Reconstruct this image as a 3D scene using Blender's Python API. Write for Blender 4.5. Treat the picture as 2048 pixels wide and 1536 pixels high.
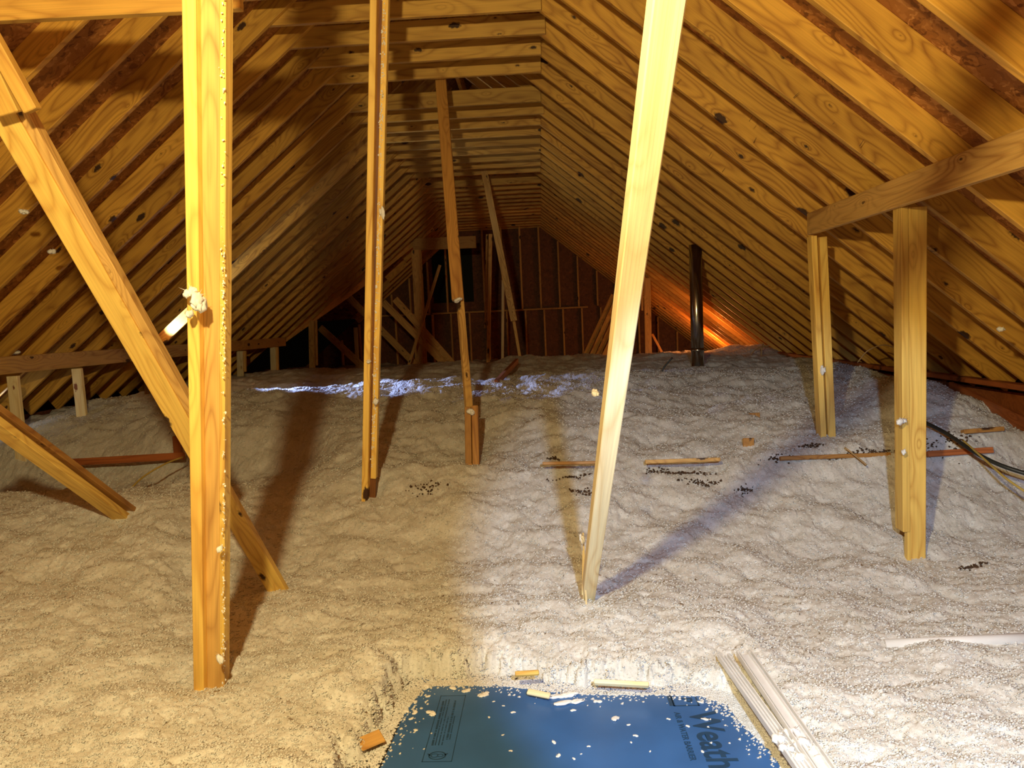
import bpy, bmesh, math, random
import numpy as np
from mathutils import Vector, Matrix, Quaternion

for o in list(bpy.data.objects):
    bpy.data.objects.remove(o)
scene = bpy.context.scene
C = scene.collection
random.seed(7)
Z0 = 1.5                       # camera height above the attic deck; all helper points are relative to the eye

# ------------------------------------------------------------------ camera
F = 1500.0
def _basis():
    cy = Vector((1080-1024, 768-640, -F)).normalized()      # direction of the room's depth axis in camera space
    r = 0.04
    up = Vector((-math.sin(r), math.cos(r), 0))
    cz = (up - cy*up.dot(cy)).normalized()
    cx = cy.cross(cz)
    return Matrix((cx, cy, cz))                              # rows: world = R @ cam
R = _basis()
cam_d = bpy.data.cameras.new('camera'); cam = bpy.data.objects.new('camera', cam_d); C.objects.link(cam)
cam_d.sensor_width = 36.0; cam_d.lens = F/2048*36.0; cam_d.clip_start = 0.02; cam_d.clip_end = 200
cam.matrix_world = Matrix.Translation((0, 0, Z0)) @ R.to_4x4()
scene.camera = cam

# ------------------------------------------------------------------ world, light, exposure
w = bpy.data.worlds.new('world'); scene.world = w; w.use_nodes = True
w.node_tree.nodes['Background'].inputs[0].default_value = (0.35, 0.22, 0.10, 1)
w.node_tree.nodes['Background'].inputs[1].default_value = 0.002
scene.view_settings.view_transform = 'Standard'; scene.view_settings.look = 'None'
scene.view_settings.exposure = 0.0; scene.view_settings.gamma = 1.0
scene.view_settings.use_curve_mapping = False

def lamp(name, kind, loc, energy, col, radius=0.05, aim=None, size=None, blend=0.3):
    d = bpy.data.lights.new(name, kind); d.energy = energy; d.color = col; d.shadow_soft_size = radius
    o = bpy.data.objects.new(name, d); C.objects.link(o); o.location = (loc[0], loc[1], loc[2]+Z0)
    if kind == 'SPOT':
        d.spot_size = size; d.spot_blend = blend
        o.rotation_euler = (Vector(aim)-Vector(loc)).to_track_quat('-Z', 'Y').to_euler()
    return o
lamp('hanging_bulb_light', 'POINT', (-0.43, 0.15, 0.80), 375, (1.0, 0.79, 0.37), 0.05)
lamp('head_torch_light', 'SPOT', (0.30, 0.05, 0.25), 355, (0.55, 0.73, 1.0), 0.035, (0.98, 3.2, -1.25), math.radians(47), 0.35)
lamp('recessed_lamp_glow', 'POINT', (2.50, 11.2, -0.28), 13, (1.0, 0.34, 0.09), 0.05)
lamp('recessed_lamp_glow', 'POINT', (2.95, 13.3, -0.53), 24, (1.0, 0.30, 0.07), 0.05)
lamp('vent_daylight', 'SPOT', (-4.0, 8.1, 0.04), 1100, (0.42, 0.54, 1.0), 0.03, (-2.2, 7.5, -0.58), math.radians(24), 0.5)
lamp('vent_daylight_far', 'SPOT', (-2.0, 8.3, 0.0), 170, (0.42, 0.54, 1.0), 0.03, (-0.5, 7.65, -0.57), math.radians(20), 0.6)
lamp('vent_daylight_far', 'SPOT', (-0.4, 8.3, 0.0), 18, (0.42, 0.54, 1.0), 0.03, (1.0, 7.8, -0.57), math.radians(20), 0.8)
lamp('eave_slot_daylight', 'SPOT', (-4.33, 8.12, -0.07), 150, (0.8, 0.9, 1.0), 0.02, (-3.75, 8.28, 0.38), math.radians(60), 0.8)
lamp('eave_daylight', 'POINT', (-4.62, 6.3, -0.50), 0.6, (0.85, 0.95, 1.0), 0.05)

# ------------------------------------------------------------------ pixel helpers (eye-relative metres)
def U(px, py):
    v = R @ Vector((px-1024, 768-py, -F)); return v / v.y
def onD(px, py, d): return U(px, py)*d
def onX(px, py, x): v = U(px, py); return v*(x/v.x)
def onZ(px, py, z): v = U(px, py); return v*(z/v.z)
SL = 0.82
RX, RZ = 0.09, 2.0             # right slope: bottom edge of rafters passes here
LX = -1.68                     # left slope passes (LX, 2.0)
RIDGE_X = (RX+LX)/2
RIDGE_Z = 2.0 + SL*(RX-RIDGE_X)
def roofz(x): return RIDGE_Z - SL*abs(x-RIDGE_X)
def roofR(px, py): v = U(px, py); return v*((2.0+SL*RX)/(v.z+SL*v.x))
def roofL(px, py): v = U(px, py); return v*((2.0-SL*LX)/(v.z-SL*v.x))
def DN(n): return 5.02 + 0.41*n

# ------------------------------------------------------------------ materials
def mat(name):
    m = bpy.data.materials.new(name); m.use_nodes = True
    nt = m.node_tree; b = nt.nodes['Principled BSDF']
    return m, nt, b
def N(nt, t, **k):
    n = nt.nodes.new(t)
    for a, v in k.items(): setattr(n, a, v)
    return n
def math_(nt, op, a, b=None, c=None, clamp=False):
    n = N(nt, 'ShaderNodeMath', operation=op); n.use_clamp = clamp
    for i, v in enumerate((a, b, c)):
        if v is None: continue
        if isinstance(v, (int, float)): n.inputs[i].default_value = v
        else: nt.links.new(v, n.inputs[i])
    return n.outputs[0]
def mixc(nt, fac, a, b, mode='MIX'):
    n = N(nt, 'ShaderNodeMix', data_type='RGBA', blend_type=mode)
    for s, v in ((n.inputs[0], fac), (n.inputs[6], a), (n.inputs[7], b)):
        if isinstance(v, (int, float)): s.default_value = v
        elif isinstance(v, tuple): s.default_value = (*v, 1)
        else: nt.links.new(v, s)
    return n.outputs[2]
def ramp(nt, fac, stops):
    n = N(nt, 'ShaderNodeValToRGB'); cr = n.color_ramp
    while len(cr.elements) > 1: cr.elements.remove(cr.elements[-1])
    cr.elements[0].position = stops[0][0]; cr.elements[0].color = (*stops[0][1], 1)
    for p, c in stops[1:]:
        e = cr.elements.new(p); e.color = (*c, 1)
    nt.links.new(fac, n.inputs[0]); return n.outputs[0]

def wood(name, light, dark, knot=(0.05, 0.02, 0.008), ring=1.0, knots=True, stain=0.35, rough=0.55):
    m, nt, b = mat(name)
    tc = N(nt, 'ShaderNodeTexCoord'); oi = N(nt, 'ShaderNodeObjectInfo')
    off = math_(nt, 'MULTIPLY', oi.outputs['Random'], 57.0)
    cmb = N(nt, 'ShaderNodeCombineXYZ'); nt.links.new(off, cmb.inputs[0]); nt.links.new(off, cmb.inputs[1]); nt.links.new(off, cmb.inputs[2])
    add = N(nt, 'ShaderNodeVectorMath', operation='ADD'); nt.links.new(tc.outputs['Object'], add.inputs[0]); nt.links.new(cmb.outputs[0], add.inputs[1])
    P = add.outputs[0]
    def mapped(sx, sy, sz):
        v = N(nt, 'ShaderNodeVectorMath', operation='MULTIPLY'); nt.links.new(P, v.inputs[0]); v.inputs[1].default_value = (sx, sy, sz); return v.outputs[0]
    n1 = N(nt, 'ShaderNodeTexNoise'); n1.inputs['Scale'].default_value = 1.0; n1.inputs['Detail'].default_value = 1.5; n1.inputs['Roughness'].default_value = 0.4
    nt.links.new(mapped(1.1, 7.5, 7.5), n1.inputs['Vector'])
    field = n1.outputs[0]
    n0 = N(nt, 'ShaderNodeTexNoise'); n0.inputs['Scale'].default_value = 55; n0.inputs['Detail'].default_value = 2; nt.links.new(P, n0.inputs['Vector'])
    if knots:
        vo = N(nt, 'ShaderNodeTexVoronoi', voronoi_dimensions='2D'); vo.inputs['Scale'].default_value = 1.0; vo.inputs['Randomness'].default_value = 1.0
        nt.links.new(mapped(2.2, 5.0, 0.6), vo.inputs['Vector'])
        dist = vo.outputs['Distance']
        kcol = vo.outputs['Color']
        sep = N(nt, 'ShaderNodeSeparateColor'); nt.links.new(kcol, sep.inputs[0])
        size = math_(nt, 'MULTIPLY', math_(nt, 'POWER', sep.outputs[0], 2.2), 0.13)
        kn = math_(nt, 'MULTIPLY', math_(nt, 'SUBTRACT', math_(nt, 'ADD', size, math_(nt, 'MULTIPLY_ADD', n0.outputs[0], 0.11, -0.055)), dist), 26.0, clamp=True)
        bump_field = math_(nt, 'MULTIPLY', math_(nt, 'EXPONENT', math_(nt, 'MULTIPLY', dist, -6.5)), 0.28)
        field = math_(nt, 'ADD', field, bump_field)
    rings = math_(nt, 'PINGPONG', math_(nt, 'MULTIPLY', field, 11.0*ring), 0.5)
    rl = math_(nt, 'POWER', math_(nt, 'MULTIPLY', rings, 2.0), 2.2)
    n2 = N(nt, 'ShaderNodeTexNoise'); n2.inputs['Scale'].default_value = 1.0; n2.inputs['Detail'].default_value = 3
    nt.links.new(mapped(3.0, 160, 160), n2.inputs['Vector'])
    n3 = N(nt, 'ShaderNodeTexNoise'); n3.inputs['Scale'].default_value = 1.0; n3.inputs['Detail'].default_value = 2
    nt.links.new(mapped(1.6, 9, 9), n3.inputs['Vector'])
    amt = math_(nt, 'MULTIPLY', rl, math_(nt, 'MULTIPLY_ADD', n3.outputs[0], 1.5, -0.25, clamp=True))
    amt = math_(nt, 'MULTIPLY', amt, 0.95)
    col = mixc(nt, amt, light, dark)
    fine = math_(nt, 'MULTIPLY_ADD', n2.outputs[0], 0.5, 0.75)
    cf = N(nt, 'ShaderNodeCombineColor'); [nt.links.new(fine, cf.inputs[i]) for i in range(3)]
    col = mixc(nt, 1.0, col, cf.outputs[0], 'MULTIPLY')
    st = math_(nt, 'MULTIPLY', math_(nt, 'MULTIPLY_ADD', n3.outputs[0], 4.0, -2.1, clamp=True), stain)
    col = mixc(nt, st, col, (dark[0]*0.75, dark[1]*0.7, dark[2]*0.7))
    if knots: col = mixc(nt, kn, col, knot)
    # board to board variation
    hv = N(nt, 'ShaderNodeHueSaturation')
    nt.links.new(math_(nt, 'MULTIPLY_ADD', oi.outputs['Random'], 0.38, 0.80), hv.inputs['Value'])
    nt.links.new(col, hv.inputs['Color'])
    nt.links.new(hv.outputs[0], b.inputs['Base Color'])
    b.inputs['Roughness'].default_value = rough
    bp = N(nt, 'ShaderNodeBump'); bp.inputs['Strength'].default_value = 0.25; bp.inputs['Distance'].default_value = 0.003
    nt.links.new(n2.outputs[0], bp.inputs['Height']); nt.links.new(bp.outputs[0], b.inputs['Normal'])
    return m
M_pine = wood('pine_rafter_wood', (0.67, 0.365, 0.060), (0.23, 0.068, 0.010))
M_tie = wood('pine_tie_wood', (0.68, 0.40, 0.085), (0.28, 0.10, 0.016), ring=0.7)
M_post = wood('spruce_post_wood', (0.86, 0.58, 0.14), (0.52, 0.24, 0.04), knots=True, ring=0.8, stain=0.2)
M_dark = wood('brown_weathered_shaded_wood', (0.50, 0.25, 0.06), (0.25, 0.09, 0.02), ring=1.2)  # brown timber; its dark tone also paints shade on the ridge strut
M_pale = wood('pale_stud_wood', (0.93, 0.80, 0.50), (0.70, 0.48, 0.20), ring=0.6, stain=0.1, knot=(0.25, 0.08, 0.03))
M_groove = wood('groove_shade_wood', (0.20, 0.075, 0.02), (0.10, 0.03, 0.008))  # dark tone paints the shade inside the slim post's groove
M_red = wood('reddish_old_wood', (0.42, 0.13, 0.035), (0.18, 0.045, 0.012), ring=0.8)
M_purlin = wood('brown_purlin_wood', (0.66, 0.40, 0.12), (0.30, 0.12, 0.025), ring=1.3)

def osb(name, a, b_, c):
    m, nt, b = mat(name)
    tc = N(nt, 'ShaderNodeTexCoord')
    nz = N(nt, 'ShaderNodeTexNoise'); nz.inputs['Scale'].default_value = 9; nz.inputs['Detail'].default_value = 3
    nt.links.new(tc.outputs['Object'], nz.inputs['Vector'])
    mx = N(nt, 'ShaderNodeVectorMath', operation='MULTIPLY_ADD')
    nt.links.new(nz.outputs['Color'], mx.inputs[0]); mx.inputs[1].default_value = (0.22, 0.22, 0.22); nt.links.new(tc.outputs['Object'], mx.inputs[2])
    cols = []
    for k, (sx, sy) in enumerate(((12, 42), (40, 14))):
        v = N(nt, 'ShaderNodeVectorMath', operation='MULTIPLY'); nt.links.new(mx.outputs[0], v.inputs[0]); v.inputs[1].default_value = (sx, sy, 20)
        vo = N(nt, 'ShaderNodeTexVoronoi'); vo.inputs['Scale'].default_value = 1.0; nt.links.new(v.outputs[0], vo.inputs['Vector'])
        s = N(nt, 'ShaderNodeSeparateColor'); nt.links.new(vo.outputs['Color'], s.inputs[0]); cols.append((s.outputs[0], s.outputs[1]))
    f = math_(nt, 'ADD', math_(nt, 'MULTIPLY', cols[0][0], 0.5), math_(nt, 'MULTIPLY', cols[1][0], 0.5))
    col = ramp(nt, f, [(0.1, b_), (0.4, a), (0.62, a), (0.9, c)])
    nt.links.new(col, b.inputs['Base Color']); b.inputs['Roughness'].default_value = 0.6
    bp = N(nt, 'ShaderNodeBump'); bp.inputs['Strength'].default_value = 0.5; bp.inputs['Distance'].default_value = 0.004
    nt.links.new(f, bp.inputs['Height']); nt.links.new(bp.outputs[0], b.inputs['Normal'])
    return m
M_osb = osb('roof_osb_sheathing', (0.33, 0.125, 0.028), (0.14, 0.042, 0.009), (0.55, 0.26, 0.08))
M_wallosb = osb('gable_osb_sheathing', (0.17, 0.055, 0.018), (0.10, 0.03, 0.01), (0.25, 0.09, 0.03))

def insul():
    m, nt, b = mat('white_blown_insulation')
    tc = N(nt, 'ShaderNodeTexCoord')
    def nz(s, d=3, r=0.6):
        n = N(nt, 'ShaderNodeTexNoise'); n.inputs['Scale'].default_value = s; n.inputs['Detail'].default_value = d; n.inputs['Roughness'].default_value = r
        nt.links.new(tc.outputs['Object'], n.inputs['Vector']); return n.outputs[0]
    a = nz(95, 3, 0.6); c = nz(330, 2, 0.6); e = nz(7, 3, 0.5)
    f = math_(nt, 'ADD', math_(nt, 'MULTIPLY', a, 0.6), math_(nt, 'MULTIPLY', c, 0.4))
    col = ramp(nt, f, [(0.30, (0.48, 0.465, 0.43)), (0.42, (0.66, 0.65, 0.62)), (0.55, (0.74, 0.735, 0.715)), (0.7, (0.80, 0.795, 0.78))])
    col = mixc(nt, math_(nt, 'MULTIPLY_ADD', e, 2.0, -0.85, clamp=True), col, (0.78, 0.74, 0.66), 'MULTIPLY')
    nt.links.new(col, b.inputs['Base Color']); b.inputs['Roughness'].default_value = 0.95
    b.inputs['Specular IOR Level'].default_value = 0.03
    bp = N(nt, 'ShaderNodeBump'); bp.inputs['Strength'].default_value = 0.6; bp.inputs['Distance'].default_value = 0.005
    nt.links.new(f, bp.inputs['Height']); nt.links.new(bp.outputs[0], b.inputs['Normal'])
    return m
M_ins = insul()
def plain(name, col, rough=0.5, metal=0.0, var=0.15, scale=12):
    m, nt, b = mat(name)
    tc = N(nt, 'ShaderNodeTexCoord'); n = N(nt, 'ShaderNodeTexNoise'); n.inputs['Scale'].default_value = scale; n.inputs['Detail'].default_value = 4
    nt.links.new(tc.outputs['Object'], n.inputs['Vector'])
    c = ramp(nt, n.outputs[0], [(0.3, tuple(x*(1-var) for x in col)), (0.7, tuple(min(1, x*(1+var)) for x in col))])
    nt.links.new(c, b.inputs['Base Color']); b.inputs['Roughness'].default_value = rough; b.inputs['Metallic'].default_value = metal
    return m
M_tuft = plain('fluff_white', (0.84, 0.835, 0.81), 0.95, 0, 0.06, 3)
M_foam = plain('blue_foam_board', (0.040, 0.130, 0.35), 0.34, 0, 0.12, 5)
M_ink = plain('dark_blue_ink', (0.016, 0.055, 0.12), 0.4)
M_vinyl = plain('white_vinyl', (0.78, 0.78, 0.78), 0.35, 0, 0.05)
M_steel = plain('galvanized_steel', (0.55, 0.56, 0.53), 0.22, 1.0, 0.1, 4)
M_cable = plain('black_cable', (0.02, 0.022, 0.018), 0.45)
M_ycable = plain('yellow_cable', (0.50, 0.36, 0.08), 0.5)
M_tan = plain('tan_wire', (0.45, 0.30, 0.14), 0.6)
M_nail = plain('dark_nail_steel', (0.08, 0.06, 0.045), 0.5, 0.6)
M_green = plain('dark_green_void_panel', (0.004, 0.014, 0.009), 0.8)
M_deck = plain('dark_attic_deck', (0.10, 0.05, 0.02), 0.9)
M_black = plain('dark_opening', (0.01, 0.007, 0.004), 0.9)

# ------------------------------------------------------------------ object helpers
def link(name, me, parent=None, m=None):
    o = bpy.data.objects.new(name, me); C.objects.link(o)
    if parent is not None: o.parent = parent
    if m is not None and len(me.materials) == 0: me.materials.append(m)
    return o
def tag(o, label, cat, group=None, kind=None):
    if label: o['label'] = label
    if cat: o['category'] = cat
    if group: o['group'] = group
    if kind: o['kind'] = kind
    return o
def empty(name, loc, label, cat, group=None):
    o = bpy.data.objects.new(name, None); C.objects.link(o); o.location = (loc[0], loc[1], loc[2]+Z0); o.empty_display_size = 0.1
    return tag(o, label, cat, group)
_cache = {}
def boxmesh(L, w_, t, bev=0.003, c0=0.0, c1=0.0):
    """x 0..L, y +-w/2, z +-t/2.  c0/c1: extra length of the +y edge at the start / end (angled cuts)."""
    k = (round(L, 4), round(w_, 4), round(t, 4), bev, round(c0, 3), round(c1, 3))
    if k in _cache: return _cache[k].copy()
    bm = bmesh.new()
    vs = []
    for x in (0, 1):
        for y in (-1, 1):
            for z in (-1, 1):
                xx = (0 - (c0 if y > 0 else 0)) if x == 0 else (L + (c1 if y > 0 else 0))
                vs.append(bm.verts.new((xx, y*w_/2, z*t/2)))
    for f in ((0, 1, 3, 2), (4, 6, 7, 5), (0, 4, 5, 1), (2, 3, 7, 6), (0, 2, 6, 4), (1, 5, 7, 3)):
        bm.faces.new([vs[i] for i in f])
    if bev: bmesh.ops.bevel(bm, geom=bm.edges[:], offset=bev, segments=1, affect='EDGES')
    bmesh.ops.recalc_face_normals(bm, faces=bm.faces[:])
    me = bpy.data.meshes.new('board'); bm.to_mesh(me); bm.free()
    _cache[k] = me
    return me
def board(name, A, B, w_, t, m, parent=None, face=(0, -1, 0), rot=0.0, off=(0, 0, 0), bev=0.003, c0=0, c1=0):
    """board from A to B (eye-relative centre line); broad side w_ faces `face`."""
    A = Vector(A)+Vector(off); B = Vector(B)+Vector(off)
    x = (B-A); L = x.length; x.normalize()
    z = Vector(face); z = (z - x*z.dot(x)).normalized()
    if rot: z = Quaternion(x, rot) @ z
    y = z.cross(x)
    me = boxmesh(L, w_, t, bev, c0, c1).copy(); me.materials.clear(); me.materials.append(m)
    o = link(name, me, parent)
    M = Matrix((x, y, z)).transposed().to_4x4(); M.translation = A + Vector((0, 0, Z0))
    if parent is not None:
        M.translation -= parent.location
    o.matrix_local = M
    return o
def tube(name, pts, r, m, parent=None, seg=10, smooth=True):
    pts = [Vector(p) for p in pts]
    if len(pts) > 2:                                   # catmull-rom
        q = []
        P = [pts[0]*2-pts[1]] + pts + [pts[-1]*2-pts[-2]]
        for i in range(1, len(P)-2):
            for k in range(8):
                t = k/8; a, b, c, d = P[i-1], P[i], P[i+1], P[i+2]
                q.append(0.5*((2*b)+(c-a)*t+(2*a-5*b+4*c-d)*t*t+(3*b-a-3*c+d)*t**3))
        q.append(pts[-1]); pts = q
    o0 = Vector(pts[0])
    bm = bmesh.new(); rings = []
    for i, p in enumerate(pts):
        d = (pts[min(i+1, len(pts)-1)]-pts[max(i-1, 0)]).normalized()
        a = d.cross(Vector((0.13, 0.2, 1))).normalized(); b = d.cross(a)
        rings.append([bm.verts.new(p-o0+(a*math.cos(2*math.pi*k/seg)+b*math.sin(2*math.pi*k/seg))*r) for k in range(seg)])
    for i in range(len(rings)-1):
        for k in range(seg):
            f = bm.faces.new((rings[i][k], rings[i][(k+1) % seg], rings[i+1][(k+1) % seg], rings[i+1][k])); f.smooth = smooth
    bm.faces.new(rings[0][::-1]); bm.faces.new(rings[-1])
    bmesh.ops.recalc_face_normals(bm, faces=bm.faces[:])
    me = bpy.data.meshes.new(name); bm.to_mesh(me); bm.free()
    o = link(name, me, parent, m)
    o.location = o0 + Vector((0, 0, Z0)) - (parent.location if parent else Vector((0, 0, 0)))
    return o
def polymesh(name, polys, m, thick=None):
    me = bpy.data.meshes.new(name); v = []; f = []
    for p in polys:
        f.append(tuple(range(len(v), len(v)+len(p)))); v += [(q[0], q[1], q[2]+Z0) for q in p]
    me.from_pydata(v, [], f); me.update()
    o = link(name, me, None, m)
    if thick:
        md = o.modifiers.new('thickness', 'SOLIDIFY'); md.thickness = thick; md.offset = 0
    return o

# ------------------------------------------------------------------ numpy noise
rng = np.random.RandomState(11)
LAT = rng.rand(256, 256)*2-1
def vn(x, y):
    xi = np.floor(x).astype(int); yi = np.floor(y).astype(int); fx = x-xi; fy = y-yi
    fx = fx*fx*(3-2*fx); fy = fy*fy*(3-2*fy)
    a = LAT[xi & 255, yi & 255]; b = LAT[(xi+1) & 255, yi & 255]; c = LAT[xi & 255, (yi+1) & 255]; d = LAT[(xi+1) & 255, (yi+1) & 255]
    return (a*(1-fx)+b*fx)*(1-fy)+(c*(1-fx)+d*fx)*fy
def sst(a, b, x):
    t = np.clip((x-a)/(b-a), 0, 1); return t*t*(3-2*t)

# ------------------------------------------------------------------ insulation height field
PC_ = np.array([(-1.5, -1.28), (2.6, -1.27), (3.5, -1.29), (3.9, -1.28), (4.3, -1.17), (4.6, -1.05), (4.72, -1.03), (4.80, -0.97), (5.1, -0.92), (5.4, -0.86), (5.75, -0.78), (6.4, -0.67),
                (7.0, -0.59), (7.4, -0.555), (7.8, -0.59), (8.5, -0.585), (9.5, -0.555), (10.8, -0.555), (12, -0.66), (14, -0.8), (18, -0.86)])
PL_ = np.array([(-1.5, -1.25), (2.4, -1.25), (3.0, -1.20), (3.8, -1.07), (4.3, -0.98), (4.6, -0.965), (4.85, -1.02), (5.1, -1.12), (5.6, -1.12), (5.78, -0.98), (5.95, -0.84), (6.25, -0.73), (6.6, -0.67), (7.0, -0.60),
                (7.4, -0.585), (7.9, -0.60), (8.5, -0.58), (9.5, -0.57), (10.8, -0.6), (12, -0.66), (14, -0.8), (18, -0.86)])
PR_ = np.array([(-1.5, -1.28), (2.6, -1.28), (3.9, -1.30), (4.3, -1.17), (4.55, -1.05), (4.66, -1.0), (4.74, -0.90), (5.0, -0.86), (5.5, -0.78), (6.0, -0.71), (7.0, -0.62), (7.6, -0.585),
                (8.2, -0.60), (9.5, -0.57), (10.8, -0.53), (12, -0.62), (14, -0.78), (18, -0.86)])
def ci(P, d):
    # smooth (monotone-ish) interpolation by averaging shifted linear interpolations
    return sum(np.interp(d+s, P[:, 0], P[:, 1]) for s in (-0.09, -0.045, 0, 0.045, 0.09))/5
# foam board / hatch pit outline on its plane
ZB = -1.37
pit_px = [(752, 1545), (800, 1440), (850, 1372), (1000, 1372), (1160, 1390), (1400, 1392), (1455, 1410), (1485, 1450), (1540, 1500), (1580, 1560), (1500, 1750), (700, 1750)]
PIT = [onZ(x, y, ZB) for x, y in pit_px]
def inside_dist(X, Y, poly):
    """signed distance, positive inside"""
    P = np.array([(p[0], p[1]) for p in poly]); n = len(P); dmin = np.full(X.shape, 1e9); ins = np.zeros(X.shape, bool)
    for i in range(n):
        a = P[i]; b = P[(i+1) % n]; ab = b-a
        t = np.clip(((X-a[0])*ab[0]+(Y-a[1])*ab[1])/(ab@ab), 0, 1)
        dmin = np.minimum(dmin, np.hypot(X-a[0]-t*ab[0], Y-a[1]-t*ab[1]))
        c = ((a[1] > Y) != (b[1] > Y)) & (X < (b[0]-a[0])*(Y-a[1])/(b[1]-a[1]+1e-12)+a[0]); ins ^= c
    return np.where(ins, dmin, -dmin)
def base(X, D):
    z = ci(PC_, D)
    wl = sst(-1.35, -2.3, X) if False else 1-sst(-2.3, -1.35, X)
    wr = sst(1.0, 1.9, X)
    z = z*(1-wl-wr) + ci(PL_, D)*wl + ci(PR_, D)*wr
    g = lambda cx, cy, sx, sy, a: a*np.exp(-((X-cx)/sx)**2-((D-cy)/sy)**2)
    z = z + g(2.75, 5.55, .42, .7, .19) + g(-.25, 10.2, .35, .5, .07) + g(.55, 5.5, .55, .35, .05) + g(-2.9, 6.3, .5, .3, .03)
    z = z + g(.0, 6.6, .3, .35, -.03) + g(-.62, 5.35, .5, .3, -.03) + g(2.2, 6.2, .25, .5, -.08) + g(2.9, 10.6, .4, .6, .08)
    z = z - 0.25*sst(-4.25, -4.9, X) if False else z - 0.12*(1-sst(-4.9, -4.3, X))
    z = z - 0.12*(D < 14)*sst(3.0, 3.25, X)*(1-sst(9, 12, D))
    # leveller at broad scale
    z = z + 0.028*vn(X*1.7+3, D*1.5+9) + 0.018*vn(X*4.1+31, D*3.7+5)
    return z
HOLES = [(855, 985, .11, .07), (1160, 985, .07, .05), (1310, 962, .08, .035), (1400, 968, .12, .03), (1490, 972, .07, .03), (1560, 955, .09, .035), (1625, 945, .08, .03), (1895, 945, .17, .07),
         (1945, 1050, .07, .03), (1110, 952, .05, .025), (1370, 913, .20, .012), (1150, 919, .12, .012), (1740, 901, .35, .015)]
HOLES_W = [(onD(px, py, -1.06/U(px, py).z if py > 935 and py < 1000 else (4.72 if py < 935 else 3.7)), a, b) for px, py, a, b in HOLES]
def terrain(X, D):
    z = base(X, D)
    # fluffy billow, several octaves
    a = np.zeros_like(z)
    wx = X+0.03*vn(X*6, D*6+5); wd = D+0.03*vn(X*6+9, D*6)
    for fr, amp, bil in ((3.2, 0.022, 0), (6.5, 0.020, 0), (13, 0.014, .2), (27, 0.0060, .4), (52, 0.0044, .6), (98, 0.0034, .6), (190, 0.0022, .5)):
        n = vn(wx*fr+0.35*wd*fr+3*fr, wd*fr*1.1-0.2*wx*fr+fr)
        a += amp*((1-bil)*n + bil*(0.7-2*np.abs(n)))
    z = z + a
    s = inside_dist(X, D, PIT)
    s = s + 0.030*vn(X*11+1, D*13) + 0.022*vn(X*29+4, D*27) + 0.014*vn(X*70, D*66+8)
    k = sst(-0.130, -0.035, s+0.012*vn(X*95, D*92)+0.008*vn(X*210, D*190))
    soft = 1-0.5*sst(-0.35, -0.03, s)*0
    lip = -0.045*sst(-0.28, -0.02, s)
    z = (z+lip)*(1-k) + (ZB-0.06)*k
    return z
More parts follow.
